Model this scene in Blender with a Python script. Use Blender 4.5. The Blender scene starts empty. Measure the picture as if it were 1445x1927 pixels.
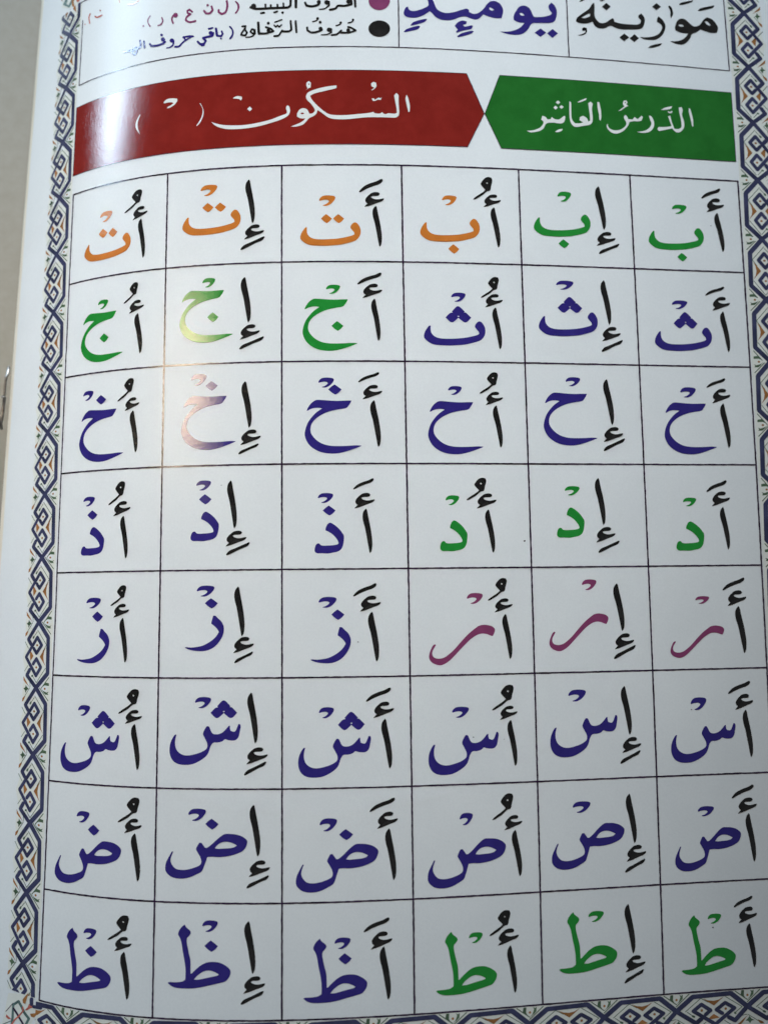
import bpy, math, random
import numpy as np
from mathutils import Matrix, Vector, Euler
from mathutils.geometry import delaunay_2d_cdt

C = bpy.context.scene.collection
S = 0.133                      # metres per fitted unit: one column of the table is about 23 mm wide
F = 1350.0                     # focal length in pixels of a 1445 x 1927 picture
PW, PH = 1445.0, 1927.0

# ------------------------------------------------------------------ camera
cam = bpy.data.cameras.new('camera')
cam.sensor_fit = 'VERTICAL'; cam.sensor_height = 36.0; cam.lens = 36.0 * F / PH
cam.clip_start = 0.001; cam.clip_end = 20.0
cam_o = bpy.data.objects.new('camera', cam); C.objects.link(cam_o)
CAM_R = Euler((0.08508406, 0.00848682, -0.01191288), 'XYZ')
cam_o.location = (0, 0, S); cam_o.rotation_euler = CAM_R
cam.dof.use_dof = True; cam.dof.focus_distance = 0.136; cam.dof.aperture_fstop = 11.0
bpy.context.scene.camera = cam_o
RM = np.array(CAM_R.to_matrix())

# ------------------------------------------------------------------ world and lamps
sc = bpy.context.scene
sc.view_settings.view_transform = 'Standard'; sc.view_settings.look = 'None'
sc.view_settings.exposure = -0.04; sc.view_settings.gamma = 1.0
w = bpy.data.worlds.new('World'); sc.world = w; w.use_nodes = True
bg = w.node_tree.nodes['Background']
bg.inputs[0].default_value = (0.76, 0.89, 1.0, 1); bg.inputs[1].default_value = 0.115
def area(name, loc, target, sx, sy, power, col, spread=180):
    l = bpy.data.lights.new(name, 'AREA'); l.shape = 'RECTANGLE'; l.size = sx; l.size_y = sy; l.energy = power; l.color = col; l.spread = math.radians(spread)
    o = bpy.data.objects.new(name, l); C.objects.link(o); o.location = loc
    o.rotation_euler = (Vector(target) - Vector(loc)).to_track_quat('-Z', 'Y').to_euler()
    return o
def direction(az, el, d, frm=(-0.057, 0.105, -0.007)):
    a, e = math.radians(az), math.radians(el)
    return (frm[0] + d*math.cos(e)*math.cos(a), frm[1] + d*math.cos(e)*math.sin(a), frm[2] + d*math.sin(e))
area("window_light", direction(133.5, 22.5, 1.1), (-0.057, 0.105, 0), 0.56, 0.17, 8.2, (0.60, 0.82, 1.0))
sp = bpy.data.lights.new('ceiling_lamp', 'SPOT'); sp.energy = 6.2; sp.color = (1.0, 0.78, 0.52); sp.shadow_soft_size = 0.080
sp.spot_size = math.radians(27); sp.spot_blend = 1.0
so = bpy.data.objects.new('ceiling_lamp', sp); C.objects.link(so)
so.location = (-0.350, 0.190, 0.488)
so.rotation_euler = (Vector((-0.040, 0.030, 0)) - so.location).to_track_quat('-Z', 'Y').to_euler()
area("added_fill_light", direction(76, 28, 0.60, (-0.02, 0.08, 0)), (-0.030, 0.105, 0), 0.24, 0.14, 0.140, (0.84, 0.94, 1.0), 18)  # unseen cool fill, added to brighten the page, strongest towards its top


# ------------------------------------------------------------------ the page surface
HA = (-0.24469146, 0.28434226, -0.41926793, 0.27939961)
HB = (-0.12591066, 0.21485773)
def height(x, y):
    """how the page sags away from its crest, metres/S, both sides of x = -0.12"""
    x = np.clip(x, -0.72, 0.85)
    t = x + 0.12
    z = HA[0]*t**2 + HA[1]*t**3 + HA[2]*t**4 + HA[3]*t**5
    return z + np.clip(y, -1.0, 1.0) * (HB[0]*t**2 + HB[1]*t**3)
WC = np.array([[ 7.666233e+02, 9.702916e+02],
 [ 1.662995e+01, 9.869810e+02],
 [-7.002135e-01, 6.373703e+01],
 [-1.690613e+00,-1.991527e+00],
 [ 8.210671e+02,-3.148536e+00],
 [ 5.095279e+01,-3.575443e+01],
 [-3.500773e+00,-1.810295e+01],
 [-1.459182e+00,-9.821907e+00],
 [-4.238303e+01, 5.855608e+00],
 [-1.255000e+01,-5.265768e+01],
 [-4.965584e+00, 4.034961e+00],
 [ 4.846345e-02,-5.314478e+00],
 [-7.402357e+01,-8.216554e+00],
 [ 2.329341e+00, 5.708955e+01],
 [ 1.121976e+00, 1.358580e+01],
 [ 4.294821e+00, 3.613640e+00],
 [ 6.289443e+01, 3.067748e+00],
 [-1.628117e-01,-1.964057e+01],
 [ 1.369867e+00,-2.182951e+00]])

HV = {'box': -1.2644, 'top': -1.00834, 'bot': -.21695}
PWR = [(i, j) for i in range(5) for j in range(4) if i + j <= 6]
def warp(u, v):
    """page coordinates (columns, rows of the table) -> where the photograph shows them"""
    a = (np.asarray(u, float) - 3) / 3.5; b = (np.asarray(v, float) - 3.5) / 5
    return np.stack([a**i * b**j for i, j in PWR], -1) @ WC
SPX = np.polyfit([0, 199, 400, 524.6, 689.7, 836, 930], [67.8, 54, 37.4, 26.5, 14, 5.2, -2], 2)
UB, US = -0.42, -0.75
def edge_x(y): return np.polyval(SPX, y)
def photo_of(u, v):
    u = np.asarray(u, float); v = np.asarray(v, float)
    uu = np.maximum(u, UB)
    P = warp(uu, v)
    m = u < UB
    if np.any(m):
        Pb = warp(np.full(v.shape, UB), v); Pc = warp(np.full(v.shape, UB + .12), v)
        sl = (Pb[..., 1] - Pc[..., 1]) / (Pb[..., 0] - Pc[..., 0])
        k = (UB - u) / (UB - US)
        ex = edge_x(Pb[..., 1]) + 8.0
        x = Pb[..., 0] + (ex - Pb[..., 0]) * k
        y = Pb[..., 1] + sl * (x - Pb[..., 0])
        P = np.where(m[..., None], np.stack([x, y], -1), P)
    return P
def page_of(P):
    """inverse of warp()"""
    P = np.asarray(P, float).reshape(-1, 2)
    U = np.stack([(P[:, 0] - 100) / 220, (P[:, 1] - 312) / 198], 1)
    for _ in range(25):
        f0 = warp(U[:, 0], U[:, 1]); e = 1e-4
        J0 = (warp(U[:, 0] + e, U[:, 1]) - f0) / e; J1 = (warp(U[:, 0], U[:, 1] + e) - f0) / e
        R_ = f0 - P
        det = J0[:, 0]*J1[:, 1] - J0[:, 1]*J1[:, 0]
        du = (R_[:, 0]*J1[:, 1] - R_[:, 1]*J1[:, 0]) / det
        dv = (J0[:, 0]*R_[:, 1] - J0[:, 1]*R_[:, 0]) / det
        U -= np.clip(np.stack([du, dv], 1), -.7, .7)
    return U
def on_surface(P, drop=0.0):
    """a point of the photograph -> the point of the curved page it shows"""
    P = np.asarray(P, float).reshape(-1, 2)
    d = np.stack([(P[:, 0] - PW/2) / F, -(P[:, 1] - PH/2) / F, -np.ones(len(P))], 1) @ RM.T
    z = np.zeros(len(P))
    for _ in range(40):
        s = (z - 1) / d[:, 2]
        z = .5*z + .5*height(d[:, 0]*s, d[:, 1]*s)
    s = (z - 1) / d[:, 2]
    return np.stack([d[:, 0]*s, d[:, 1]*s, z], 1) * S
def normals(W):
    x, y = W[:, 0]/S, W[:, 1]/S; e = 1e-4
    hx = (height(x+e, y) - height(x-e, y)) / (2*e); hy = (height(x, y+e) - height(x, y-e)) / (2*e)
    n = np.stack([-hx, -hy, np.ones(len(x))], 1)
    return n / np.linalg.norm(n, axis=1)[:, None]
def page_point(u, v, lift=0.0):
    W = on_surface(photo_of(np.ravel(u), np.ravel(v)))
    return W + normals(W) * lift

# ------------------------------------------------------------------ materials
def node_mat(name):
    m = bpy.data.materials.new(name); m.use_nodes = True
    nt = m.node_tree; b = nt.nodes['Principled BSDF']
    return m, nt, b
def mix_noise(nt, c1, c2, scale, detail=3.0, lo=0.35, hi=0.65, coord='Object', rough=0.6):
    tc = nt.nodes.new('ShaderNodeTexCoord'); n = nt.nodes.new('ShaderNodeTexNoise')
    n.inputs['Scale'].default_value = scale; n.inputs['Detail'].default_value = detail; n.inputs['Roughness'].default_value = rough
    nt.links.new(tc.outputs[coord], n.inputs['Vector'])
    r = nt.nodes.new('ShaderNodeValToRGB')
    r.color_ramp.elements[0].position = lo; r.color_ramp.elements[0].color = (*c1, 1)
    r.color_ramp.elements[1].position = hi; r.color_ramp.elements[1].color = (*c2, 1)
    nt.links.new(n.outputs['Fac'], r.inputs['Fac'])
    return r, n, tc
def add_bump(nt, b, tc, scales, dist):
    prev = None
    for sca, st in scales:
        n = nt.nodes.new('ShaderNodeTexNoise'); n.inputs['Scale'].default_value = sca; n.inputs['Detail'].default_value = 2.0
        nt.links.new(tc.outputs['Object'], n.inputs['Vector'])
        u = nt.nodes.new('ShaderNodeBump'); u.inputs['Strength'].default_value = st; u.inputs['Distance'].default_value = dist
        nt.links.new(n.outputs['Fac'], u.inputs['Height'])
        if prev: nt.links.new(prev.outputs['Normal'], u.inputs['Normal'])
        prev = u
    nt.links.new(prev.outputs['Normal'], b.inputs['Normal'])
def ink(name, col, rough=0.085, var=0.08, spec=0.55):
    m, nt, b = node_mat(name)
    c1 = tuple(x*(1-var) for x in col); c2 = tuple(min(1, x*(1+var)+.002) for x in col)
    r, n, tc = mix_noise(nt, c1, c2, 260, 4)
    nt.links.new(r.outputs['Color'], b.inputs['Base Color'])
    b.inputs['Roughness'].default_value = rough; b.inputs['Specular IOR Level'].default_value = spec
    add_bump(nt, b, tc, ((1500, .24), (3600, .42)), 0.00005)
    return m
def paper_mat(name, c1, c2, rough=0.27, spec=0.13, fine=True):
    m, nt, b = node_mat(name)
    r, n, tc = mix_noise(nt, c1, c2, 70, 6, .3, .7)
    r2, n2, tc2 = mix_noise(nt, (.955, .955, .96), (1, 1, 1), 2600, 2, .3, .7)
    mx = nt.nodes.new('ShaderNodeMixRGB'); mx.blend_type = 'MULTIPLY'; mx.inputs[0].default_value = 1
    nt.links.new(r.outputs['Color'], mx.inputs[1]); nt.links.new(r2.outputs['Color'], mx.inputs[2])
    nt.links.new(mx.outputs[0], b.inputs['Base Color'])
    b.inputs['Roughness'].default_value = rough; b.inputs['Specular IOR Level'].default_value = spec
    add_bump(nt, b, tc, ((900, .35), (2600, .30)), 0.00003)
    return m
M = {}
M['paper'] = paper_mat('coated_paper', (.725, .738, .752), (.765, .777, .788))
M['cream'] = paper_mat('cream_print', (.715, .71, .655), (.745, .745, .70))
M['fold'] = paper_mat('cream_fold_paper', (.66, .58, .46), (.74, .69, .60), rough=.6, spec=.3)  # fold strip in a warmer cream than the page
M['sheet'] = paper_mat('inner_paper', (.70, .69, .66), (.75, .74, .71), rough=.6, spec=.3)
M['black'] = ink('black_ink', (.013, .011, .010), var=.4)
M['purple'] = ink('violet_ink', (.027, .017, .172))
M['orange'] = ink('orange_ink', (.56, .17, .025))
M['green'] = ink('green_ink', (.014, .235, .030))
M['mauve'] = ink('mauve_ink', (.225, .044, .125))
M['red'] = ink('red_banner_ink', (.215, .012, .007))
M['banner_green'] = ink('green_banner_ink', (.013, .135, .016))
M['rule'] = ink('rule_ink', (.034, .018, .042), var=.5)
M['white'] = ink('white_lettering', (.76, .76, .74), var=.03)
M['navy'] = ink('navy_ink', (.040, .042, .095), var=.3)
M['leaf'] = ink('leaf_green_ink', (.085, .135, .080), var=.3)
M['brown'] = ink('rust_brown_ink', (.33, .14, .045), var=.3)
M['redink'] = ink('corner_red_ink', (.50, .13, .10), var=.3)
M['teal'] = ink('corner_teal_ink', (.10, .16, .15), var=.3)
m, nt, b = node_mat('staple_steel'); M['steel'] = m
b.inputs['Metallic'].default_value = 1; b.inputs['Roughness'].default_value = .3
r, n, tc = mix_noise(nt, (.15, .14, .135), (.26, .25, .24), 900)
nt.links.new(r.outputs['Color'], b.inputs['Base Color'])
m, nt, b = node_mat('table_laminate'); M['table'] = m
r, n, tc = mix_noise(nt, (.29, .258, .208), (.325, .292, .242), 380, 6, .3, .7)
nt.links.new(r.outputs['Color'], b.inputs['Base Color'])
b.inputs['Roughness'].default_value = .55; add_bump(nt, b, tc, ((1500, .3),), 0.00005)

# ------------------------------------------------------------------ object helpers
LOC = {}
def mesh_obj(name, verts, faces, mats, parent=None, label=None, mi=None, smooth=False, kind=None, onpage=False):
    verts = np.asarray(verts, float)
    cen = verts.mean(0) if len(verts) else np.zeros(3)
    me = bpy.data.meshes.new(name); me.from_pydata((verts - cen).tolist(), [], [list(map(int, f)) for f in faces])
    for k in (mats if isinstance(mats, (list, tuple)) else [mats]): me.materials.append(M[k])
    if mi is not None: me.polygons.foreach_set('material_index', mi)
    if smooth: me.polygons.foreach_set('use_smooth', [True]*len(me.polygons))
    me.update()
    if onpage:
        me.polygons.foreach_set('use_smooth', [True]*len(me.polygons))
        me.normals_split_custom_set_from_vertices([tuple(q) for q in normals(verts)])
    o = bpy.data.objects.new(name, me); C.objects.link(o)
    pl = LOC[parent.name] if parent else np.zeros(3)
    o.location = cen - pl; LOC[o.name] = cen
    if parent: o.parent = parent
    if label: o['label'] = label
    if kind: o['kind'] = kind
    return o
# -------- outlines
def smooth(pts, closed=True, n=4, corner=52):
    """Catmull-Rom through traced points; sharp turns stay corners"""
    p = np.asarray(pts, float); N = len(p)
    if N < 3: return p
    out = []
    def ang(i):
        a = p[i] - p[i-1]; b = p[(i+1) % N] - p[i]
        return abs(math.degrees(math.atan2(a[0]*b[1]-a[1]*b[0], a.dot(b))))
    cor = [ang(i) > corner for i in range(N)]
    if not closed: cor[0] = cor[-1] = True
    for i in range(N if closed else N-1):
        p0, p1, p2, p3 = p[i-1], p[i], p[(i+1) % N], p[(i+2) % N]
        t1 = (p2 - p0)/2 if not cor[i] else (p2 - p1)*.8
        t2 = (p3 - p1)/2 if not cor[(i+1) % N] else (p2 - p1)*.8
        L = np.linalg.norm(p2-p1)
        for t in (t1, t2):
            l = np.linalg.norm(t)
            if l > 1.3*L: t *= 1.3*L/l
        for k in range(n):
            s = k/n; s2 = s*s; s3 = s2*s
            out.append((2*s3-3*s2+1)*p1 + (s3-2*s2+s)*t1 + (-2*s3+3*s2)*p2 + (s3-s2)*t2)
    if not closed: out.append(p[-1])
    return np.array(out)
def hull(P):
    P = sorted(map(tuple, P)); 
    def half(Q):
        h = []
        for q in Q:
            while len(h) > 1 and (h[-1][0]-h[-2][0])*(q[1]-h[-2][1]) - (h[-1][1]-h[-2][1])*(q[0]-h[-2][0]) <= 0: h.pop()
            h.append(q)
        return h
    a = half(P); b_ = half(P[::-1]); return np.array(a[:-1] + b_[:-1])
def stroke(pts, w, w2=None, n=3, flat=1.0, closed=False, seg=8):
    """a pen line: list of convex pieces"""
    q = smooth(pts, closed, n) if len(pts) > 2 else np.asarray(pts, float)
    w2 = w if w2 is None else w2
    res = []
    A = np.linspace(0, 2*math.pi, seg, endpoint=False)
    for i in range(len(q)-1):
        f0, f1 = i/(len(q)-1), (i+1)/(len(q)-1)
        a = w + (w2-w)*f0; c = w + (w2-w)*f1
        nb = np.stack([np.cos(A)*.5, np.sin(A)*.5*flat], 1)
        res.append(hull(np.vstack([q[i] + nb*a, q[i+1] + nb*c])))
    return res
def tri_fill(pos, neg=(), clip=None, grid=None):
    """union of pos minus neg (2-D), triangulated; grid adds inner points so that the sheet follows the page"""
    V = []; Fc = []; kinds = []
    for kind, L in ((0, pos), (1, neg), (2, [clip] if clip is not None else [])):
        for poly in L:
            k = len(V); V += [Vector((float(x), float(y))) for x, y in poly]
            idx = list(range(k, k+len(poly)))
            a = sum(V[idx[i]].x*V[idx[(i+1) % len(idx)]].y - V[idx[i]].y*V[idx[(i+1) % len(idx)]].x for i in range(len(idx)))
            if a < 0: idx.reverse()
            Fc.append(idx); kinds.append(kind)
    if grid:
        arr = np.array([v[:] for p in [V] for v in p]); x0, y0 = arr.min(0); x1, y1 = arr.max(0)
        for i in range(int(math.floor(x0/grid[0]))+1, int(math.ceil(x1/grid[0]))):
            for j in range(int(math.floor(y0/grid[1]))+1, int(math.ceil(y1/grid[1]))):
                V.append(Vector((i*grid[0], j*grid[1])))
    r = delaunay_2d_cdt(V, [], Fc, 0, 1e-7, True)
    vo, fo, of = r[0], r[2], r[5]
    keep = []
    for f, src in zip(fo, of):
        ks = [kinds[i] for i in src]
        if 0 in ks and 1 not in ks and (clip is None or 2 in ks): keep.append(f)
    used = sorted({i for f in keep for i in f}); mp = {o: n for n, o in enumerate(used)}
    return np.array([vo[i][:] for i in used]).reshape(-1, 2), [[mp[i] for i in f] for f in keep]
E0 = 0.00002
def up(W2, F2):
    """page coordinates run downwards: make every face look up"""
    out = []
    for f in F2:
        a = sum(W2[f[i]][0]*W2[f[(i+1) % len(f)]][1] - W2[f[i]][1]*W2[f[(i+1) % len(f)]][0] for i in range(len(f)))
        out.append(list(f) if a < 0 else list(f)[::-1])
    return out
def printed(name, pos, neg, mat, parent, layer=2, label=None, grid=(.11, .13), clip=None):
    """pos / neg in page coordinates -> printed shape lying on the page"""
    V2, F2 = tri_fill(pos, neg, clip, grid)
    if not len(F2): return None
    W = page_point(V2[:, 0], V2[:, 1], E0*layer)
    return mesh_obj(name, W, up(V2, F2), mat, parent, label, onpage=True)
def px_poly(poly): return page_of(poly)

# ------------------------------------------------------------------ the table under the booklet
TZ = -0.0265
tv = [(-1.2, -1.2, TZ), (1.2, -1.2, TZ), (1.2, 1.2, TZ), (-1.2, 1.2, TZ)]
n_ = 24; g_ = np.linspace(-1.0, 1.0, n_+1); tv = [(x, y, TZ) for y in g_ for x in g_]
tf = [(j*(n_+1)+i, j*(n_+1)+i+1, (j+1)*(n_+1)+i+1, (j+1)*(n_+1)+i) for j in range(n_) for i in range(n_)]
tv += [(x, y, TZ-.03) for x, y in ((-1, -1), (1, -1), (1, 1), (-1, 1))]
k0 = (n_+1)**2; cor_ = [0, n_, k0-1, n_*(n_+1)]
for i in range(4): tf.append((cor_[i], k0+i, k0+(i+1) % 4, cor_[(i+1) % 4]))
tf.append((k0+3, k0+2, k0+1, k0))
mesh_obj('table_top', tv, tf, 'table', kind='structure')

# ------------------------------------------------------------------ the booklet
bk = bpy.data.objects.new('booklet', None); C.objects.link(bk)
bk.location = (0, 0, TZ); LOC['booklet'] = np.array([0, 0, TZ])
bk['label'] = 'open stapled Arabic reading primer bulging up from its fold on a grey table'
bk['category'] = 'booklet'
V0, V1, UR = -3.6, 8.95, 6.72
nu, nv = 132, 130
us = np.concatenate([np.linspace(US, UB, 14)[:-1], np.linspace(UB, UR, nu-13+1)])
vs = np.linspace(V0, V1, nv+1)
UU, VV = np.meshgrid(us, vs)
GP = page_point(UU, VV).reshape(len(vs), len(us), 3)
# the fold: the sheet rolls over a small radius at the spine and runs back underneath
RF = 0.0009
prof = []
for j in range(len(vs)):
    p0 = GP[j, 0]; d = GP[j, 0] - GP[j, 1]; d = d/np.linalg.norm(d); nn = np.array([-d[2], 0, d[0]]); nn = -nn if nn[2] < 0 else nn
    c0 = p0 - nn*RF
    rowp = []
    for a in np.linspace(0, math.pi, 11)[1:]:
        q = c0 + nn*RF*math.cos(a) + d*RF*math.sin(a)
        rowp.append(q)
    prof.append(rowp)
prof = np.array(prof)
verts = GP.reshape(-1, 3).tolist(); nU = len(us)
faces = [(j*nU+i, (j+1)*nU+i, (j+1)*nU+i+1, j*nU+i+1) for j in range(len(vs)-1) for i in range(nU-1)]
page = mesh_obj('printed_page', verts, faces, 'paper', bk, smooth=True)
# fold strip
fv = []; ff = []; kf = prof.shape[1] + 3
for j in range(len(vs)):
    fv += [GP[j, 2].tolist(), GP[j, 1].tolist(), GP[j, 0].tolist()] + prof[j].tolist()
fv = np.array(fv).reshape(len(vs), kf, 3)
fv[:, 0] += (0, 0, -0.00002); fv[:, 1] += (0, 0, 0.000012); fv[:, 2] += (-.00001, 0, 0.000012)
ff = [(j*kf+i, j*kf+i+1, (j+1)*kf+i+1, (j+1)*kf+i) for j in range(len(vs)-1) for i in range(kf-1)]
mesh_obj('page_fold', fv.reshape(-1, 3), ff, 'fold', bk, smooth=True, label='cream paper fold along the stapled spine')
# leaves under the page, each a little flatter, fanned at the fore edge
for s_ in range(1, 6):
    k = s_/6
    z0 = GP[:, :, 2]
    zz = z0*(1-k) + (TZ+.0012)*k - .00035
    xx = GP[:, :, 0] + .0009*s_*(GP[:, :, 0] > 0)*np.clip(GP[:, :, 0]/.09, 0, 1)
    lo = np.stack([xx, GP[:, :, 1], np.minimum(zz, z0-.0004*s_)], -1)[::4, 2::3]
    jj, ii = lo.shape[:2]
    f_ = [(j*ii+i, (j+1)*ii+i, (j+1)*ii+i+1, j*ii+i+1) for j in range(jj-1) for i in range(ii-1)]
    mesh_obj('leaf_sheet', lo.reshape(-1, 3), f_, 'sheet', bk, smooth=True)

# ------------------------------------------------------------------ ruled lines
rnd = random.Random(4)
def rule(kind, a, b0, b1, wid, name='ruled_line', layer=2.0, mat='rule', n=None):
    """kind 'h': v = a from u=b0..b1 ; 'v': u = a from v=b0..b1"""
    n = n or max(8, int(abs(b1-b0)*34))
    t = np.linspace(b0, b1, n+1)
    wob = np.array([rnd.uniform(-1, 1) for _ in t])*.0011
    hw = wid/2*(1 + np.array([rnd.uniform(-.16, .16) for _ in t]))
    P = []
    for tt, wo, h in zip(t, wob, hw):
        if kind == 'h': P += [(tt, a+wo-h), (tt, a+wo+h)]
        else: P += [(a+wo-h, tt), (a+wo+h, tt)]
    P = np.array(P)
    F2 = [(2*i, 2*i+1, 2*i+3, 2*i+2) for i in range(n)]
    W = page_point(P[:, 0], P[:, 1], E0*layer)
    return mesh_obj(name, W, up(P, F2), mat, bk, onpage=True)
for r_ in range(9): rule('h', r_, -.006, 6.006, .0155)
for c_ in range(7): rule('v', c_, 0, 8, .0137 if c_ not in (0,) else .0125, layer=2.6)
rule('h', HV['box'], -.0, 6.0, .010)
for x_, y_ in ((750.0, 45), (1067.6, 50)):
    q = page_of([(x_, y_)])[0]
    rule('v', q[0], -2.72, HV['box'], .010, layer=2.6)
rule('v', 0.0, -2.05, HV['box'], .010, layer=2.6)
rule('v', 6.0, -2.72, HV['box'], .010, layer=2.6)
P_ = px_poly([(154.0, 5.5), (160, 1.5), (168, -2), (182, -7)])
printed('ruled_line', [q for q in stroke(P_, .012, n=2)], [], 'rule', bk, 2)

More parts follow.
